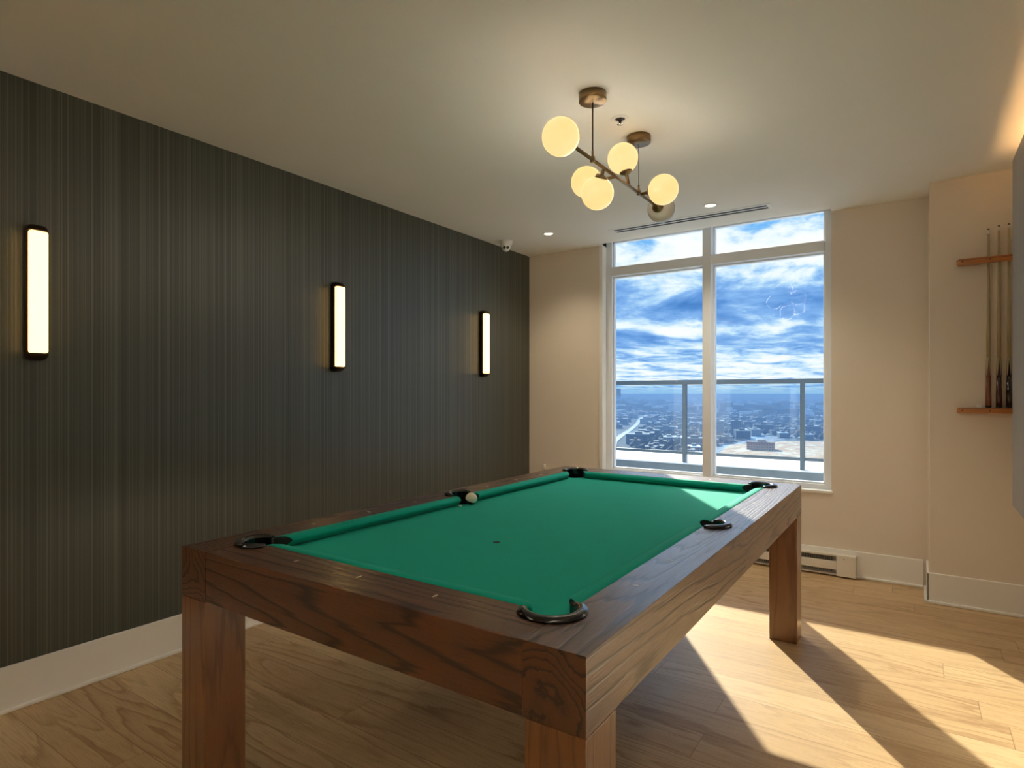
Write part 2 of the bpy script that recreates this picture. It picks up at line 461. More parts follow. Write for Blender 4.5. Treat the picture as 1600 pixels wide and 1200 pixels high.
# side rails: four halves, running full length; notched by side pocket and by corner pocket
def side_half(sx, sy, m):
    # local quadrant coordinates (positive), y from 0 (middle) to HL (end)
    pts = [(HW, .0008), (HW, HL), (XS, HL)]
    # corner pocket arc crossing x = XS and x = IW
    ya = PC[1] + math.sqrt(max(PR ** 2 - (XS - PC[0]) ** 2, 0))
    a0 = math.degrees(math.atan2(ya - PC[1], XS - PC[0]))
    pts += [(XS, ya)] + arc(PC[0], PC[1], PR, a0, -60, 14)[1:]
    yl = pts[-1][1]
    pts += [(IW, yl)] if pts[-1][0] > IW + .0005 else [(IW, yl)]
    ys = math.sqrt(SPR ** 2 - (IW - SPX) ** 2)
    a1 = math.degrees(math.atan2(ys, IW - SPX))
    pts += [(IW, ys)] + arc(SPX, 0, SPR, a1, 1, 12)[1:]
    pts = [(sx * x, sy * y) for x, y in pts]
    bm = NB(); prism(bm, pts, ZA, ZT)
    return obj('side_rail', bm, m, table, .0022)
side_half(1, 1, M['wood_y2']); side_half(1, -1, M['wood_y']); side_half(-1, 1, M['wood_y']); side_half(-1, -1, M['wood_y2'])
def end_rail(sy):
    ya = PC[1] + math.sqrt(PR ** 2 - (XS - .001 - PC[0]) ** 2)
    a0 = math.degrees(math.atan2(ya - PC[1], XS - .001 - PC[0]))
    yb = IL; xb = PC[0] - math.sqrt(PR ** 2 - (IL - PC[1]) ** 2)
    a1 = math.degrees(math.atan2(yb - PC[1], xb - PC[0]))
    r = [(XS - .001, HL)] + [(XS - .001, ya)] + arc(PC[0], PC[1], PR, a0, a1, 12)[1:]
    l = [(-x, y) for x, y in r[::-1]]
    pts = [(x, sy * y) for x, y in r + l]
    bm = NB(); prism(bm, pts, ZA, ZT)
    return obj('end_rail', bm, M['wood_x'], table, .0022)
end_rail(1); end_rail(-1)
for sx in (-1, 1):
    for sy in (-1, 1):
        x0, x1 = sorted((sx * HW, sx * (HW - .136))); y0, y1 = sorted((sy * HL, sy * (HL - .136)))
        boxo('leg', (x0, x1, y0, y1, 0, ZA - .0015), M['wood_z'], table, .003)
# playing bed, notched by the pockets
def bed():
    q = []
    def quad(sx, sy, pts): return [(sx * x, sy * y) for x, y in pts]
    BW, BL = IW - .001, IL - .001
    # quadrant outline going counter clockwise from +x axis
    ysd = math.sqrt(SPR ** 2 - (BW - SPX) ** 2)
    side = [(BW, ysd)]
    sp = arc(SPX, 0, SPR, 180, math.degrees(math.atan2(ysd, BW - SPX)), 8)      # from inner to rim
    y_in = PC[1] - math.sqrt(max(PR ** 2 - (BW - PC[0]) ** 2, 0))
    x_in = PC[0] - math.sqrt(PR ** 2 - (BL - PC[1]) ** 2)
    a0 = math.degrees(math.atan2(y_in - PC[1], BW - PC[0])); a1 = math.degrees(math.atan2(BL - PC[1], x_in - PC[0])) - 360
    quadr = sp + arc(PC[0], PC[1], PR, a0, a1, 14)
    pts = quadr + [(-x, y) for x, y in quadr[::-1]][:-1]
    pts += [(-x, -y) for x, y in quadr] + [(x, -y) for x, y in quadr[::-1]][:-1]
    out = []
    for p in pts:
        if not out or (abs(p[0] - out[-1][0]) + abs(p[1] - out[-1][1])) > 1e-5: out.append(p)
    if abs(out[0][0] - out[-1][0]) + abs(out[0][1] - out[-1][1]) < 1e-5: out.pop()
    bm = NB(); prism(bm, out, ZCL - .03, ZCL)
    bmesh.ops.triangulate(bm, faces=[f for f in bm.faces if len(f.verts) > 4])
    return obj('playing_bed', bm, M['cloth'], table)
bed()
boxo('slate_support', (-IW, IW, -IL, IL, ZA + .012, ZA + .03), M['black'], table)
# cushions
def cushion(p0, p1, n, e0, e1):
    """p0,p1: ends of the wood line; n: inward normal; e0,e1: how far the nose is cut back at either end"""
    p0, p1, n = Vector(p0), Vector(p1), Vector(n); d = (p1 - p0).normalized(); w = .052
    prof = [(0, ZT - .0005, 0), (.018, ZT + .0012, .3), (.036, ZT - .0002, .68), (.048, ZT - .006, .93), (w, ZT - .012, 1), (.050, ZT - .017, .97), (.026, ZCL + .0006, .5), (0, ZCL + .0006, 0)]
    bm = NB(); rows = []
    L = (p1 - p0).length
    for base, e, s in ((p0, e0, 1), (p1, e1, -1)):
        # a slight rounding of the nose near the cut
        rr = []
        for off_, extra in ((0, 0), (.012, .0)):
            row = []
            for a, z, k in prof:
                pull = .010 * k if off_ == 0 else 0
                q = base + n * max(a - pull * .6, 0) + d * s * (e * k + off_)
                row.append(bm.verts.new((q.x, q.y, z)))
            rr.append(row)
        rows.append(rr)
    seq = [rows[0][0], rows[0][1], rows[1][1], rows[1][0]]
    N = len(prof)
    for A, B in zip(seq[:-1], seq[1:]):
        for i in range(N):
            j = (i + 1) % N
            f = bm.faces.new((A[i], A[j], B[j], B[i])); f.smooth = i not in (6, 7)
    bm.faces.new(seq[0]).material_index = 1; bm.faces.new(seq[-1][::-1]).material_index = 1
    return obj('cushion', bm, [M['cloth'], M['black']], table)
cc = .077; cs = .058
for sy in (-1, 1):
    cushion((-IW + cc, sy * IL), (IW - cc, sy * IL), (0, -sy), .040, .040)
for sx in (-1, 1):
    for sy in (-1, 1):
        cushion((sx * IW, sy * cs), (sx * IW, sy * (IL - cc)), (-sx, 0), .012, .040)
# pockets: black liner + rim
def pocket(cx, cy, r, a0, a1):
    bm = NB(); n = 28
    # rim cross section (radial offset from r, z)
    prof = [(-.004, ZCL - .03), (-.004, ZT + .004), (.002, ZT + .0105), (.011, ZT + .0135), (.020, ZT + .0115), (.0265, ZT + .005), (.027, ZT + .0004), (0, ZT + .0004)]
    rings = []
    for i in range(n + 1):
        t = math.radians(a0 + (a1 - a0) * i / n)
        tp = min(1, min(i, n - i) / 3 * .35 + .65)
        rings.append([bm.verts.new((cx + (r + o * (tp if o > 0 else 1)) * math.cos(t), cy + (r + o * (tp if o > 0 else 1)) * math.sin(t), ZT + (z - ZT) * (tp if z > ZT else 1))) for o, z in prof])
    N = len(prof)
    for A, B in zip(rings[:-1], rings[1:]):
        for i in range(N):
            j = (i + 1) % N
            bm.faces.new((A[i], A[j], B[j], B[i])).smooth = 0 < i < 6
    bm.faces.new(rings[0]); bm.faces.new(rings[-1][::-1])
    o = obj('pocket_rim', bm, M['black_plastic'], table)
    bm = NB()
    lathe(bm, [(0, ZA + .031), (r - .006, ZA + .031), (r - .003, ZCL - .002)], 28, (cx, cy, 0))
    obj('pocket_liner', bm, M['black'], o)
for sx in (-1, 1):
    for sy in (-1, 1):
        c = math.degrees(math.atan2(sy, sx)); pocket(sx * PC[0], sy * PC[1], PR, c - 112, c + 112)
    pocket(sx * SPX, 0, SPR, (0 if sx > 0 else 180) - 88, (0 if sx > 0 else 180) + 88)
# inlaid sights and spots
def sight(x, y, along):
    a, b_ = (.011, .0045)
    if along == 'x': a, b_ = b_, a
    bm = NB(); prism(bm, [(x - a, y), (x - a * .3, y - b_ * .8), (x, y - b_), (x + a * .3, y - b_ * .8), (x + a, y), (x + a * .3, y + b_ * .8), (x, y + b_), (x - a * .3, y + b_ * .8)], ZT - .002, ZT + .0004)
    obj('sight', bm, M['sight'], table)
for sy in (-1, 1):
    for x in (-.2675, 0, .2675): sight(x, sy * 1.165, 'x')
for sx in (-1, 1):
    for y in (-.82, -.547, -.273, .273, .547, .82): sight(sx * (IW + .055), y, 'y')
for y in (-.535,):
    bm = NB(); lathe(bm, [(0, ZCL + .0006), (.012, ZCL + .0006), (.013, ZCL)], 20, (0, y, 0)); obj('foot_spot', bm, M['black'], table)
# ball and chalk crumb on the cloth
bm = NB(); sphere(bm, (0, 0, 0), .0285, 32, 20)
M['ball'] = plain('ivory_resin', (.85, .78, .62), .12, mottled=.03, coat=.6)
def mat_ball():
    m, T, b = new_mat('cream_ball_dark_below'); co = coords(T)
    sp = T.add('ShaderNodeSeparateXYZ'); T.link(T.mapping(co, (1, 1, 1), (0, 0, 0), (0, math.radians(-25), math.radians(20))), sp.inputs[0])
    c = T.ramp(T.math('MULTIPLY_ADD', sp.outputs[2], 17, .5), [(.0, (.03, .004, .01)), (.39, (.03, .004, .01)), (.41, (.84, .76, .60))])  # cream above a tilted line, dark below it
    T.link(c, b.inputs['Base Color']); b.inputs['Roughness'].default_value = .1; b.inputs['Coat Weight'].default_value = .5
    return m
ball = obj('billiard_ball', bm, mat_ball(), None, loc=(-1.742, 2.236, ZCL + .0286))
tag(ball, 'cream billiard ball with dark lower half at the left side pocket of the table', 'ball')
bm = NB(); prism(bm, [(-.006, -.004), (.005, -.006), (.008, .002), (.001, .007), (-.007, .004)], 0, .007)
tag(obj('chalk_crumb', bm, M['white_plastic'], None, .0015, loc=(-1.752, 2.165, ZCL + .0004)), 'tiny white crumb on the green cloth beside the cream ball', 'crumb')

# ------------------------------------------------------------------ chandelier
RX, RZ = -1.170, 2.318
ch = thing('chandelier', 'brass rod ceiling light with six glass globes above the pool table', 'chandelier', (RX, 2.65, ZC))
def cpart(name, bm, m, parent=None, **k):
    for v in bm.verts: v.co -= Vector((RX, 2.65, ZC))
    return obj(name, bm, m, parent or ch, **k)
bm = NB(); tube(bm, [(RX, 2.15, RZ), (RX, 3.17, RZ)], .0075, 14); cpart('rod', bm, M['brass'])
for cy in (2.362, 2.886):
    bm = NB(); lathe(bm, [(0, ZC - .036), (.0585, ZC - .036), (.060, ZC - .0345), (.060, ZC - .0005), (0, ZC - .0005)], 36, (RX, cy, 0)); c = cpart('canopy', bm, M['brass'])
    bm = NB(); tube(bm, [(RX, cy, ZC - .038), (RX, cy, RZ + .03)], .0032 if cy < 2.5 else .0016, 8); cpart('cable', bm, M['bronze'])
    bm = NB(); lathe(bm, [(0, RZ - .010), (.0105, RZ - .010), (.0105, RZ + .012), (.005, RZ + .018), (.005, RZ + .040), (0, RZ + .042)], 16, (RX, cy, 0)); cpart('cable_grip', bm, M['brass'])
GR = .075
def globe(c, anchor, lit=True):
    c = Vector(c); a = Vector(anchor); d = (a - c).normalized()
    q = d.to_track_quat('Z', 'Y').to_matrix()
    bm = NB()
    prof = [(GR * math.sin(PI * i / 24), -GR * math.cos(PI * i / 24)) for i in range(22)]; prof[0] = (0, -GR)
    lathe(bm, prof, 40, c, q); g = cpart('globe', bm, M['glow'] if lit else M['globe_off'], label='lit globe' if lit else 'unlit grey globe')
    bm = NB()
    lathe(bm, [(0, GR * .80), (.026, GR * .80), (.031, GR * .86), (.031, GR * .95), (.022, GR * 1.04), (.009, GR * 1.10), (.0075, GR * 1.3), (.0065, (a - c).length), (0, (a - c).length)], 28, c, q)
    cpart('stem', bm, M['brass'])
    if lit:
        ld = bpy.data.lights.new('globe_light', 'POINT'); lo = bpy.data.objects.new('globe_light', ld); COL.objects.link(lo)
        lo.parent = g; lo.location = c - Vector((RX, 2.65, ZC)); ld.energy = GLOBE_W; ld.color = (1, .90, .76); ld.shadow_soft_size = GR + .004
globe((RX, 2.078, RZ), (RX, 2.16, RZ))
globe((RX - .046, 2.505, RZ - .098), (RX, 2.475, RZ))
globe((RX - .164, 2.625, RZ + .012), (RX, 2.61, RZ))
globe((RX - .030, 2.755, RZ + .140), (RX, 2.765, RZ))
globe((RX + .122, 2.905, RZ), (RX, 2.905, RZ))
globe((RX - .005, 3.225, RZ + .005), (RX, 3.16, RZ), lit=False)

# ------------------------------------------------------------------ wall sconces
def sconce():
    t = thing('wall_sconce', 'x', 'wall lamp')
    H2 = .272; W = .035; D = .062
    # bronze body: stadium in the wall plane
    def cap(z0, z1, s):
        bm = NB(); n = 8; rows = []
        for i in range(n + 1):
            a = PI / 2 * i / n; k = math.cos(a); z = z0 + (z1 - z0) * math.sin(a)
            k = max(k, .02)
            w = W * (.45 + .55 * k); dd = D * (.35 + .65 * k)
            rows.append([bm.verts.new(p) for p in ((0, -w, z), (dd * .82, -w, z), (dd, -w * .7, z), (dd, w * .7, z), (dd * .82, w, z), (0, w, z))])
        for A, B in zip(rows[:-1], rows[1:]):
            for i in range(6):
                bm.faces.new((A[i], A[(i + 1) % 6], B[(i + 1) % 6], B[i])).smooth = True
        bm.faces.new(rows[0]); bm.faces.new(rows[-1])
        return obj('end_cap', bm, M['bronze'], t)
    cap(H2 - .018, H2 + .012, 1); cap(-H2 + .018, -H2 - .012, -1)
    bm = NB(); bx(bm, 0, .030, -W, W, -H2 + .018, H2 - .018); obj('back_plate', bm, M['bronze'], t, .003)
    bm = NB(); bx(bm, .030, D - .001, -W + .003, W - .003, -H2 + .0185, H2 - .0185); obj('diffuser', bm, M['sconce_glow'], t, .008)
    return t
def copy_tree(o, parent=None):
    c = o.copy(); COL.objects.link(c)
    if parent: c.parent = parent
    for k in list(o.children): copy_tree(k, c)
    return c
s0 = sconce(); s0['group'] = 'upright wall lamps on the green wall'
sc_l = ['upright bronze wall lamp nearest the camera on the dark green wall', 'upright bronze wall lamp, middle of the three on the dark green wall',
        'upright bronze wall lamp nearest the back corner of the dark green wall']
for i, y in enumerate((.960, 2.535, 4.095)):
    s = s0 if i == 0 else copy_tree(s0)
    s.location = (XL + .001, y, 1.720); s['label'] = sc_l[i]

# ------------------------------------------------------------------ ceiling fittings
dl_mesh = None
def downlight():
    t = thing('recessed_downlight', 'x', 'downlight')
    bm = NB(); lathe(bm, [(.036, .0), (.040, -.004), (.050, -.0035), (.053, 0)], 32); obj('trim_ring', bm, M['white_plastic'], t)
    bm = NB(); lathe(bm, [(0, -.0012), (.034, -.0012), (.036, -.0002)], 32); obj('lens', bm, M['down_glow'], t)
    return t
d0 = downlight(); d0['group'] = 'round recessed ceiling lights'
spots = [(-2.500, 4.238, 'small round downlight left of the ceiling air vent'), (-1.187, 4.228, 'small round downlight in front of the ceiling air vent'),
         ]
for i, (x, y, lb) in enumerate(spots):
    d = d0 if i == 0 else copy_tree(d0)
    d.location = (x, y, ZC - .0005); d['label'] = lb
    ld = bpy.data.lights.new('downlight_beam', 'SPOT'); lo = bpy.data.objects.new('downlight_beam', ld); COL.objects.link(lo)
    lo.parent = d; lo.location = (0, 0, -.012); ld.energy = DOWN_W; ld.color = (1, .86, .64); ld.spot_size = math.radians(125); ld.spot_blend = .9; ld.shadow_soft_size = .035

bm = NB(); t = thing('fire_sprinkler', 'recessed white and chrome sprinkler head in the ceiling behind the chandelier', 'sprinkler', (-1.168, 2.650, ZC - .0005))
lathe(bm, [(.024, 0), (.026, -.005), (.040, -.004), (.043, 0)], 28); obj('ring', bm, M['white_plastic'], t)
bm = NB(); lathe(bm, [(0, -.0008), (.0235, -.0008), (.0235, -.0015), (.018, -.003), (.009, -.004), (.006, -.018), (.004, -.026), (0, -.026)], 20); obj('body', bm, M['sprinkler'], t)
bm = NB(); lathe(bm, [(0, -.026), (.014, -.026), (.014, -.028), (0, -.028)], 20); obj('deflector', bm, M['chrome'], t)

# air vent
vx0, vx1, vy0, vy1 = -2.045, -.830, 4.405, 4.545
t = thing('air_vent', 'long white slot air vent in the ceiling in front of the window', 'air vent', ((vx0 + vx1) / 2, (vy0 + vy1) / 2, ZC))
hx, hy = (vx1 - vx0) / 2, (vy1 - vy0) / 2
bm = NB()
sl = [(-.044, -.008), (.008, .044)]
ys = [-hy, sl[0][0], sl[0][1], sl[1][0], sl[1][1], hy]
for a, b_ in ((0, 1), (2, 3), (4, 5)): bx(bm, -hx, hx, ys[a], ys[b_], -.0032, -.0006)
for a, b_ in sl:
    bx(bm, -hx, -hx + .03, a, b_, -.0032, -.0006); bx(bm, hx - .03, hx, a, b_, -.0032, -.0006)
obj('frame', bm, M['white_plastic'], t)
bm = NB()
for a, b_ in sl: bx(bm, -hx + .03, hx - .03, a, b_, -.0014, -.0004)
obj('slot', bm, M['dark_slot'], t)

# security camera
t = thing('security_camera', 'small white turret security camera on the ceiling by the green wall', 'security camera', (-2.925, 4.240, ZC))
bm = NB(); lathe(bm, [(0, -.0005), (.056, -.0005), (.056, -.010), (.050, -.030), (.043, -.050), (.030, -.055), (0, -.055)], 36); obj('base', bm, M['white_plastic'], t)
bm = NB(); q = Vector((.55, -.80, -.28)).normalized()
bc = Vector((0, 0, -.052)); sphere(bm, bc, .038, 32, 20); obj('eyeball', bm, M['white_plastic'], t)
qm = q.to_track_quat('Z', 'Y').to_matrix()
bm = NB(); lathe(bm, [(0, .041), (.027, .041), (.029, .034)], 28, bc, qm); e = obj('face_plate', bm, M['white_plastic'], t)
for s in (-1, 1):
    bm = NB(); lathe(bm, [(0, .0425), (.0115, .0425), (.012, .041)], 20, bc + qm @ Vector((.0138 * s, 0, 0)), qm); obj('lens', bm, M['black_plastic'], e)

# ------------------------------------------------------------------ baseboard heater
hx0, hx1, hyb, hyf = -1.85, -.345, YB - .0145, YB - .078
t = thing('baseboard_heater', 'long white electric baseboard heater on the floor under the window', 'heater', ((hx0 + hx1) / 2, YB, 0))
def hp(name, boxes, m, b=.002):
    bm = NB()
    for q_ in boxes: bx(bm, *q_)
    for v in bm.verts: v.co -= Vector(((hx0 + hx1) / 2, YB, 0))
    return obj(name, bm, m, t, b)
hp('housing', [(hx0, hx1, hyb - .02, hyb, .012, .155), (hx0, hx1, hyf + .012, hyb, .143, .157), (hx0 + .12, hx1 - .12, hyf + .002, hyf + .010, .052, .112), (hx0, hx1, hyf + .012, hyb, .012, .022)], M['heater'])
hp('end_panel', [(hx1 - .12, hx1, hyf, hyb - .001, .010, .158)], M['heater'], .004)
hp('end_panel', [(hx0, hx0 + .12, hyf, hyb - .001, .010, .158)], M['heater'], .004)
hp('heating_fins', [(hx0 + .125 + i * .012, hx0 + .127 + i * .012, hyf + .016, hyb - .02, .03, .136) for i in range(104)], M['heater_dark'], 0)
hp('screw', [(hx1 - .075, hx1 - .069, hyf - .002, hyf, .130, .136)], M['dark_slot'], 0)
hp('screw', [(hx1 - .155, hx1 - .149, hyf - .001, hyf + .02, .036, .042)], M['dark_slot'], 0)

# ------------------------------------------------------------------ plug on back wall
t = thing('wall_plug', 'tiny white plug low on the beige wall left of the window', 'plug', (-2.903, YB, .600))
boxo('plate', (-.014, .014, -.010, 0, -.018, -.008), M['white_plastic'], t, .002); boxo('body', (-.010, .012, -.026, 0, -.006, .030), M['white_plastic'], t, .003)

# ------------------------------------------------------------------ cue rack and cues
M['rack_wood'] = wood('orange_oak', (.56, .20, .035), (.26, .08, .012), 'X', seed=5, k=6)
M['maple'] = wood('pale_maple', (.50, .43, .27), (.36, .29, .16), 'Z', seed=6, k=4, coat=.5)
KX0, KX1 = .203, .612
rack = thing('cue_rack', 'orange oak wall rack of two bars holding pool cues', 'cue rack', (KX0, CY0, 1.20))
def bar(z0, z1, name):
    bm = NB(); dz = z1 - z0; D = .050
    pts = [(0, -D * .5), (.010, -D * .85), (.028, -D), (KX1 - KX0, -D), (KX1 - KX0, 0), (.028, 0), (.008, -D * .15)]
    prism(bm, pts, z0 - 1.20, z1 - 1.20)
    return obj(name, bm, M['rack_wood'], rack, .006)
def slotted_bar(z0, z1, name):
    bm = NB(); D = .056; W = KX1 - KX0
    prism(bm, [(0, -D * .5), (.010, -D * .85), (.028, -D), (W, -D), (W, -D + .016), (.118, -D + .016), (.118, 0), (.028, 0), (.008, -D * .15)], z0 - 1.20, z1 - 1.20)
    return obj(name, bm, M['rack_wood'], rack, .005)
b1 = slotted_bar(2.066, 2.103, 'upper_bar'); b2 = bar(1.178, 1.212, 'lower_bar')
for b_, z, dd in ((b1, 2.086, .006), (b2, 1.195, 0)):
    for x in (.028, .158):
        bm = NB(); q = Vector((0, -1, 0)).to_track_quat('Z', 'Y').to_matrix(); lathe(bm, [(0, .051 + dd), (.0035, .051 + dd), (.004, .0502 + dd)], 12, (x, 0, z - 1.20), q); obj('screw', bm, M['bronze'], b_)
cues = [(.356, (.17, .050, .022), 2.272, 'pool cue with reddish brown butt, leftmost in the wall rack'),
        (.404, (.055, .012, .012), 2.284, 'pool cue with dark maroon butt, middle of the three in the rack'),
        (.450, (.022, .008, .012), 2.288, 'pool cue with nearly black butt, rightmost in the wall rack')]
for i, (x, colb, zt, lb) in enumerate(cues):
    y = CY0 - .0205
    z0 = 1.213
    c = thing('pool_cue', lb, 'pool cue', (x, y, z0), group='pool cues in the wall rack')
    L = zt - z0
    bmn = NB(); tube(bmn, [(0, 0, .30), (0, 0, L * .6), (0, 0, L - .032)], [.0105, .0078, .0060], 14); obj('shaft', bmn, M['maple'], c)
    mb = plain('cue_butt_%d' % i, colb, .2, coat=.6, mottled=.15)
    bmn = NB(); tube(bmn, [(0, 0, .012), (0, 0, .19)], [.0150, .0125], 16); obj('butt', bmn, mb, c)
    bmn = NB(); tube(bmn, [(0, 0, .19), (0, 0, .30)], [.0124, .0106], 16); fo = obj('forearm', bmn, M['maple'], c)
    for k in range(4):
        a = k * PI / 2 + .785 + PI / 4
        ca, sa = math.cos(a), math.sin(a); ta, tb = -sa, ca
        bmn = NB(); v = [bmn.verts.new((ca * .0130 + ta * w, sa * .0130 + tb * w, z)) for w, z in ((-.0075, .188), (.0075, .188))] + [bmn.verts.new((ca * .0112, sa * .0112, .285))]
        v += [bmn.verts.new((ca * .008 + ta * w, sa * .008 + tb * w, z)) for w, z in ((-.0075, .188), (.0075, .188))] + [bmn.verts.new((ca * .008, sa * .008, .285))]
        bmn.faces.new(v[:3]); bmn.faces.new(v[3:][::-1])
        for a_, b_ in ((0, 1), (1, 2), (2, 0)): bmn.faces.new((v[a_], v[b_], v[b_ + 3], v[a_ + 3]))
        obj('inlay_point', bmn, mb, fo)
    bmn = NB(); lathe(bmn, [(0, 0), (.012, 0), (.0145, .004), (.0150, .012), (0, .012)], 16); obj('bumper', bmn, M['black'], c)
    bmn = NB(); tube(bmn, [(0, 0, L - .032), (0, 0, L - .008)], [.0062, .0060], 12); obj('ferrule', bmn, M['white_plastic'], c)
    bmn = NB(); tube(bmn, [(0, 0, L - .008), (0, 0, L)], [.0058, .0045], 12); obj('tip', bmn, plain('cue_tip_%d' % i, (.02, .05, .035), .8), c)
bm = NB(); bx(bm, -.009, .009, -.009, .009, 0, .017)
bx(bm, -.005, .005, -.005, .005, .0165, .0172, 1)
tag(obj('chalk_cube', bm, [M['white_plastic'], M['rail_metal']], None, .001, loc=(.312, CY0 - .03, 1.2125)), 'small pale chalk cube on the lower bar of the cue rack', 'chalk')

# ------------------------------------------------------------------ wall panel on the right with cove light
def mat_panel():
    m, T, b = new_mat('brushed_grey_panel'); co = coords(T)
    a = T.noise(T.mapping(co, (1, 30, .25)), 1, 4, .6)
    T.link(T.mix(a, (.24, .24, .24), (.40, .41, .43)), b.inputs['Base Color'])
    b.inputs['Roughness'].default_value = .38; b.inputs['Specular IOR Level'].default_value = .6
    return m
M['panel'] = mat_panel()
PX, PY1, PY0, PZ0, PZ1 = .430, 4.165, 1.0, .695, 2.548
pn = thing('wall_panel', 'large grey panel hung on the right wall, glowing along its top', 'wall panel', (XR, (PY0 + PY1) / 2, PZ0))
def pp(name, boxes, m, b=.003):
    bm = NB()
    for q_ in boxes: bx(bm, *q_)
    for v in bm.verts: v.co -= Vector((XR, (PY0 + PY1) / 2, PZ0))
    return obj(name, bm, m, pn, b)
pp('face', [(PX, PX + .020, PY0, PY1, PZ0, PZ1)], M['panel'])
pp('box', [(PX + .020, XR, PY0 + .01, PY1 - .01, PZ0 + .01, PZ1 - .06)], M['panel'])
M['led'] = emissive('warm_led_strip', (1, .55, .22), 14)
pp('light_strip', [(XR - .09, XR - .07, PY0 + .03, PY1 - .03, PZ1 - .058, PZ1 - .046)], M['led'], 0)

# fill coves added behind the camera, out of view, to brighten the ceiling
def cove(name, x0, x1, y0, y1, label):
    t = thing(name, label, 'added fill light', ((x0 + x1) / 2, (y0 + y1) / 2, 2.30))
    hx_, hy_ = (x1 - x0) / 2, (y1 - y0) / 2
    bm = NB(); bx(bm, -hx_, hx_, -hy_, hy_, -.02, 0)
    if hx_ < hy_:
        xl = hx_ if x0 < -1 else -hx_
        bx(bm, min(xl, xl * .9), max(xl, xl * .9), -hy_, hy_, 0, .09)
    obj('ledge', bm, M['trim'], t, .003)
    bm = NB(); bx(bm, -hx_ * .4, hx_ * .4, -hy_ * .97, hy_ * .97, .001, .012); obj('light_strip', bm, M['down_glow'], t)
    ld = bpy.data.lights.new('fill_cove_glow', 'AREA'); lo = bpy.data.objects.new('fill_cove_glow', ld); COL.objects.link(lo); lo.parent = t
    ld.shape = 'RECTANGLE'; ld.size = hx_ * .8; ld.size_y = hy_ * 1.94; ld.energy = FILL_COVE_W; ld.color = (1, .92, .80)
    lo.location = (0, 0, .016); lo.rotation_euler = (PI, 0, 0)
cove('fill_cove_ledge', XR - .13, XR, -3.5, .30, 'unseen added fill light ledge high on the right wall behind the camera')
cove('fill_cove_ledge', XL, XL + .13, -3.5, -.55, 'unseen added fill light ledge high on the dark green wall behind the camera')

# ------------------------------------------------------------------ terrace outside
t_y = 6.93
bm = NB(); bx(bm, -14, 8, YB + T_, t_y, -.15, .02); struct('terrace_floor', bm, M['snow'], label='unseen terrace floor outside the window, snow added to bounce light', cat='terrace')  # out of view; made snow white to bounce sun onto the ceiling
par = thing('parapet', 'dark low parapet wall with a snow covered top outside the window', 'parapet', (-3, t_y, 0))
boxo('wall', (-11, 11, 0, .95, -.6, .468), M['parapet'], par); 
bm = NB(); bx(bm, -11, 11, -.02, .97, .468, .484); obj('snow_cap', bm, M['snow'], par, .008)
rl = thing('balcony_railing', 'grey metal railing with clear glass panels standing on the snowy parapet', 'railing', (-3, t_y + .02, 0))
Yr = t_y + .06
def rp(name, b, m, bev=.003):
    bm = NB(); bx(bm, *b)
    for v in bm.verts: v.co -= Vector((-3, t_y + .02, 0))
    return obj(name, bm, m, rl, bev)
px = []
x1 = -.1426 * Yr; x0 = -.3232 * Yr; stp = x1 - x0
posts = [x0 + stp * k for k in range(-5, 6)]
for x in posts:
    rp('post', (x - .022, x + .022, Yr - .03, Yr + .03, .484, 1.40), M['rail_metal'])
rp('top_rail', (posts[0], posts[-1], Yr - .03, Yr + .03, 1.400, 1.452), M['rail_metal'])
rp('bottom_rail', (posts[0], posts[-1], Yr - .02, Yr + .02, .580, .612), M['rail_metal'])
for a, b_ in zip(posts[:-1], posts[1:]): rp('glass_panel', (a + .03, b_ - .03, Yr - .005, Yr + .005, .617, 1.398), M['rail_glass'], 0)

# ------------------------------------------------------------------ city far below
GZ = -75.0
def mat_city():
    m, T, b = new_mat('winter_city_ground'); co = coords(T)
    a = T.noise(T.mapping(co, (1 / 900, 1 / 900, 1)), 1, 4, .6)
    s = T.noise(T.mapping(co, (1 / 45, 1 / 70, 1)), 1, 5, .7)
    w = T.noise(T.mapping(co, (1 / 130, 1 / 420, 1), (5, 2, 0)), 1, 4, .7)
    c = T.mix(a, (.050, .065, .085), (.12, .12, .125))
    c = T.mix(T.ramp(s, [(.45, 0), (.62, .7)]), c, (.17, .16, .155))
    c = T.mix(T.ramp(w, [(.55, 0), (.63, .85)]), c, (.62, .68, .78))
    v = T.add('ShaderNodeTexVoronoi'); T.link(T.mapping(co, (1 / 34, 1 / 34, 1)), v.inputs['Vector']); v.inputs['Scale'].default_value = 1
    sel = T.add('ShaderNodeSeparateXYZ'); T.link(v.outputs['Color'], sel.inputs[0])
    spot = T.math('MULTIPLY', T.ramp(sel.outputs[0], [(.78, 0), (.82, 1)]), T.ramp(v.outputs['Distance'], [(.22, 1), (.34, 0)]))
    c = T.mix(spot, c, (.75, .80, .88))
    # bare earth of the building site to the right
    T.link(c, b.inputs['Base Color']); b.inputs['Roughness'].default_value = .9; b.inputs['Specular IOR Level'].default_value = .1
    return m
bm = NB(); R_ = 26000
vs = [bm.verts.new((R_ * math.cos(t / 64 * 2 * PI), R_ * math.sin(t / 64 * 2 * PI), 0)) for t in range(64)]; bm.faces.new(vs)
g = obj('city_ground', bm, mat_city(), None, loc=(0, 0, GZ)); tag(g, 'bluish wintry ground of the city reaching to the horizon', 'ground', kind='stuff')
def earth():
    m, T, b = new_mat('sandy_earth'); co = coords(T)
    n = T.noise(T.mapping(co, (1 / 14, 1 / 26, 1)), 1, 5, .7)
    T.link(T.ramp(n, [(.38, (.55, .25, .10)), (.54, (.72, .48, .28)), (.66, (.90, .84, .76))]), b.inputs['Base Color']); b.inputs['Roughness'].default_value = .9
    return m
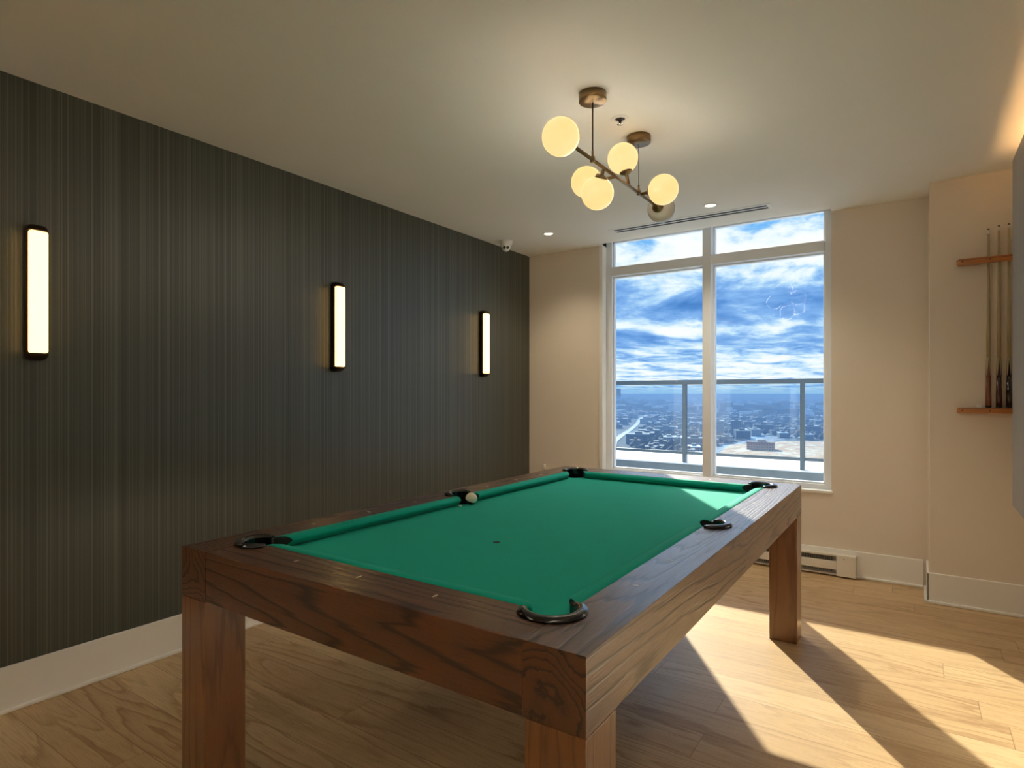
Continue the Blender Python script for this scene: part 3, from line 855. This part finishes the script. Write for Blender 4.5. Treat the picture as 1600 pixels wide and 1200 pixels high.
bm = NB(); prism(bm, [(-205, 770), (-150, 690), (-60, 660), (60, 760), (60, 1060), (-60, 1080), (-170, 1010), (-225, 900)], 0, .8)
tag(obj('building_site', bm, earth(), None, loc=(0, 0, GZ + .2)), 'patch of sandy orange earth in the city at the lower right of the window', 'building site')
M['snowroad'] = plain('snowy_road', (.50, .52, .54), .8, mottled=.2)
def ribbon(name, pts, w, m, label, cat, z=.6):
    bm = NB(); L = [];
    P = [Vector((*p, 0)) for p in pts]
    for i, p in enumerate(P):
        d = (P[min(i + 1, len(P) - 1)] - P[max(i - 1, 0)]).normalized(); n = Vector((-d.y, d.x, 0)) * w / 2
        L.append((p + n, p - n))
    pts2 = [(a.x, a.y) for a, b_ in L] + [(b_.x, b_.y) for a, b_ in L[::-1]]
    prism(bm, pts2, 0, .5)
    return tag(obj(name, bm, m, None, loc=(0, 0, GZ + z)), label, cat)
ribbon('road', [(-300, 640), (-349, 765), (-392, 867), (-440, 1010), (-486, 1155), (-560, 1370), (-665, 1650), (-760, 1950)], 10, M['snowroad'], 'pale straight road running away through the city at left', 'road')
ribbon('river', [(-2500, 4600), (-2047, 5100), (-1828, 5250), (-1500, 5500), (-900, 5700)], 420, plain('ice', (.8, .85, .92), .5), 'pale frozen river near the horizon on the left', 'river')
facade = []
def mat_facade(i, col, win_=(.05, .06, .08)):
    m, T, b = new_mat('city_facade_%d' % i); co = coords(T)
    br = T.add('ShaderNodeTexBrick'); br.offset = 0
    sp = T.add('ShaderNodeSeparateXYZ'); T.link(co, sp.inputs[0])
    cb = T.add('ShaderNodeCombineXYZ'); T.link(T.math('ADD', sp.outputs[0], sp.outputs[1]), cb.inputs[0]); T.link(sp.outputs[2], cb.inputs[1])
    T.link(cb.outputs[0], br.inputs['Vector']); br.inputs['Scale'].default_value = 1
    br.inputs['Brick Width'].default_value = 3.2; br.inputs['Row Height'].default_value = 3.1; br.inputs['Mortar Size'].default_value = .7; br.inputs['Mortar Smooth'].default_value = .1
    br.inputs['Color1'].default_value = (*win_, 1); br.inputs['Color2'].default_value = (*[v * 1.6 for v in win_], 1); br.inputs['Mortar'].default_value = (*col, 1)
    T.link(br.outputs['Color'], b.inputs['Base Color']); b.inputs['Roughness'].default_value = .7
    return m
FM = [mat_facade(0, (.24, .25, .27)), mat_facade(1, (.34, .27, .22)), mat_facade(2, (.44, .44, .45)), mat_facade(3, (.15, .16, .19))]
ROOF = [M['snow'], plain('dark_roof', (.10, .10, .12), .8), plain('grey_roof', (.28, .29, .31), .8), plain('brown_roof', (.26, .15, .10), .8)]
def block_mesh(w, d, h, fm, rm, stack=True):
    bm = NB(); bx(bm, -w / 2, w / 2, -d / 2, d / 2, 0, h); bx(bm, -w / 2 - .4, w / 2 + .4, -d / 2 - .4, d / 2 + .4, h, h + 1.2, 1)
    if stack: bx(bm, -w * .12, w * .18, -d * .2, d * .2, h + 1.2, h + 4, 0)
    me = bpy.data.meshes.new('city_building'); bmesh.ops.recalc_face_normals(bm, faces=bm.faces); bm.to_mesh(me); bm.free()
    me.materials.append(fm); me.materials.append(rm); return me
def building(me, x, y, rz, name, label, cat='building', group=None):
    o = bpy.data.objects.new(name, me); COL.objects.link(o); o.location = (x, y, GZ); o.rotation_euler = (0, 0, rz)
    tag(o, label, cat, group); return o
building(block_mesh(36, 30, 98, mat_facade(8, (.62, .68, .78), (.30, .36, .46)), ROOF[2]), -1417, 3180, .4, 'tower_block', 'lone tall tower rising above the horizon at the left edge of the window')  # facade paled bluish in its colour, standing in for haze above the haze box
building(block_mesh(22, 18, 27, FM[2], ROOF[0]), -289, 1070, .2, 'apartment_building', 'pale mid-rise block with balconies just right of the window mullion')
building(block_mesh(17, 18, 27, FM[0], ROOF[2]), -262, 1092, .2, 'apartment_building', 'grey mid-rise block standing right of the pale balcony block')
building(block_mesh(34, 20, 10, mat_facade(7, (.52, .24, .14), (.12, .07, .05)), ROOF[3]), -172, 850, .15, 'warehouse', 'orange brown low building beside the sandy earth')
building(block_mesh(55, 14, 5, FM[2], ROOF[0], False), -178, 1446, -.42, 'warehouse', 'long low white roofed building at the right edge of the window')
building(block_mesh(30, 26, 48, FM[2], ROOF[0]), -1642, 3900, .4, 'tower_block', 'small bright tower on the skyline right of the tall tower')
kinds = [block_mesh(26, 14, 8, FM[0], ROOF[0]), block_mesh(18, 14, 9, FM[1], ROOF[1]), block_mesh(40, 16, 11, FM[2], ROOF[2]), block_mesh(24, 20, 7, FM[3], ROOF[1]),
         block_mesh(15, 12, 8, FM[1], ROOF[3]), block_mesh(34, 22, 14, FM[3], ROOF[2])]
KL = ['grey low building with snow covered roof', 'small brown building with dark roof', 'long pale building with grey roof', 'square dark low building with dark roof', 'little brown house with brown roof', 'large dark building with grey roof']
def city_pos(near, far):
    Y = math.exp(random.uniform(math.log(near), math.log(far))); k = random.uniform(-.50, -.07); return k * Y, Y
def clear(x, y):
    if -235 < x < 70 and 560 < y < 1090 and x / y > -.29: return False
    if abs(x - (-349 - (y - 765) * .355)) < 30: return False
    for bx_, by_ in ((-289, 1070), (-262, 1092), (-178, 1446), (-1417, 3180), (-1642, 3900)):
        if abs(x - bx_) < 42 and abs(y - by_) < 36: return False
    return True
placed = []
cell = {}
def free(x, y, r=34):
    for q in placed:
        if abs(q[0] - x) < r and abs(q[1] - y) < r: return False
    return True
tries = 0
while len(placed) < 260 and tries < 9000:
    tries += 1
    x, y = city_pos(650, 2000)
    if not clear(x, y) or not free(x, y, 38): continue
    placed.append((x, y))
    k = random.randrange(6)
    building(kinds[k], x, y, .35 + random.choice((0, PI / 2)), 'city_building', 'hazy %s in the city below the balcony' % KL[k], group='%ss in the city below' % KL[k])
bm = NB()
for i in range(1500):
    x, y = city_pos(2000, 12000)
    s = random.uniform(.8, 1.8); w, d, h = 24 * s, 16 * s, random.choice((7, 8, 10, 12, 20, 26)) * s * .8
    bx(bm, x - w / 2, x + w / 2, y - d / 2, y + d / 2, 0, h, random.randrange(4))
tag(obj('distant_city', bm, [plain('far_grey', (.13, .14, .16), .8), plain('far_dark', (.07, .08, .10), .8), plain('far_pale', (.75, .78, .82), .8), plain('far_brown', (.18, .14, .12), .8)], None, loc=(0, 0, GZ)),
    'countless tiny buildings spreading towards the horizon', 'buildings', kind='stuff')
bm = NB()
for i in range(3200):
    x, y = city_pos(620, 4000)
    if not clear(x, y): continue
    if not free(x, y, 17): continue
    r = random.uniform(4, 8); z = r * .8; n = 6
    top = bm.verts.new((x, y, z + r * .7)); ring = [bm.verts.new((x + r * math.cos(k * PI / 3), y + r * math.sin(k * PI / 3), z)) for k in range(n)]; lo = bm.verts.new((x, y, 0))
    for k in range(n):
        bm.faces.new((ring[k], ring[(k + 1) % n], top)); bm.faces.new((ring[(k + 1) % n], ring[k], lo))
tag(obj('bare_trees', bm, plain('bare_twigs', (.10, .09, .09), .9, mottled=.3), None, loc=(0, 0, GZ)), 'bare winter trees scattered among the city blocks', 'trees', kind='stuff')

# ------------------------------------------------------------------ haze over the city
m = bpy.data.materials.new('haze'); m.use_nodes = True; T = NT(m.node_tree); m.node_tree.nodes.remove(m.node_tree.nodes['Principled BSDF'])
HAZE = .00065
vs_ = T.add('ShaderNodeVolumeScatter'); vs_.inputs['Color'].default_value = (.25, .40, .68, 1); vs_.inputs['Density'].default_value = HAZE
va_ = T.add('ShaderNodeVolumeAbsorption'); va_.inputs['Color'].default_value = (.25, .40, .68, 1); va_.inputs['Density'].default_value = HAZE
ad = T.add('ShaderNodeAddShader'); T.link(vs_.outputs[0], ad.inputs[0]); T.link(va_.outputs[0], ad.inputs[1]); T.link(ad.outputs[0], m.node_tree.nodes['Material Output'].inputs['Volume'])
bm = NB(); bx(bm, -9000, 1500, 300, 12500, GZ - 1, -12)
tag(obj('city_haze', bm, m), 'blue haze lying over the distant city', 'haze', kind='stuff')
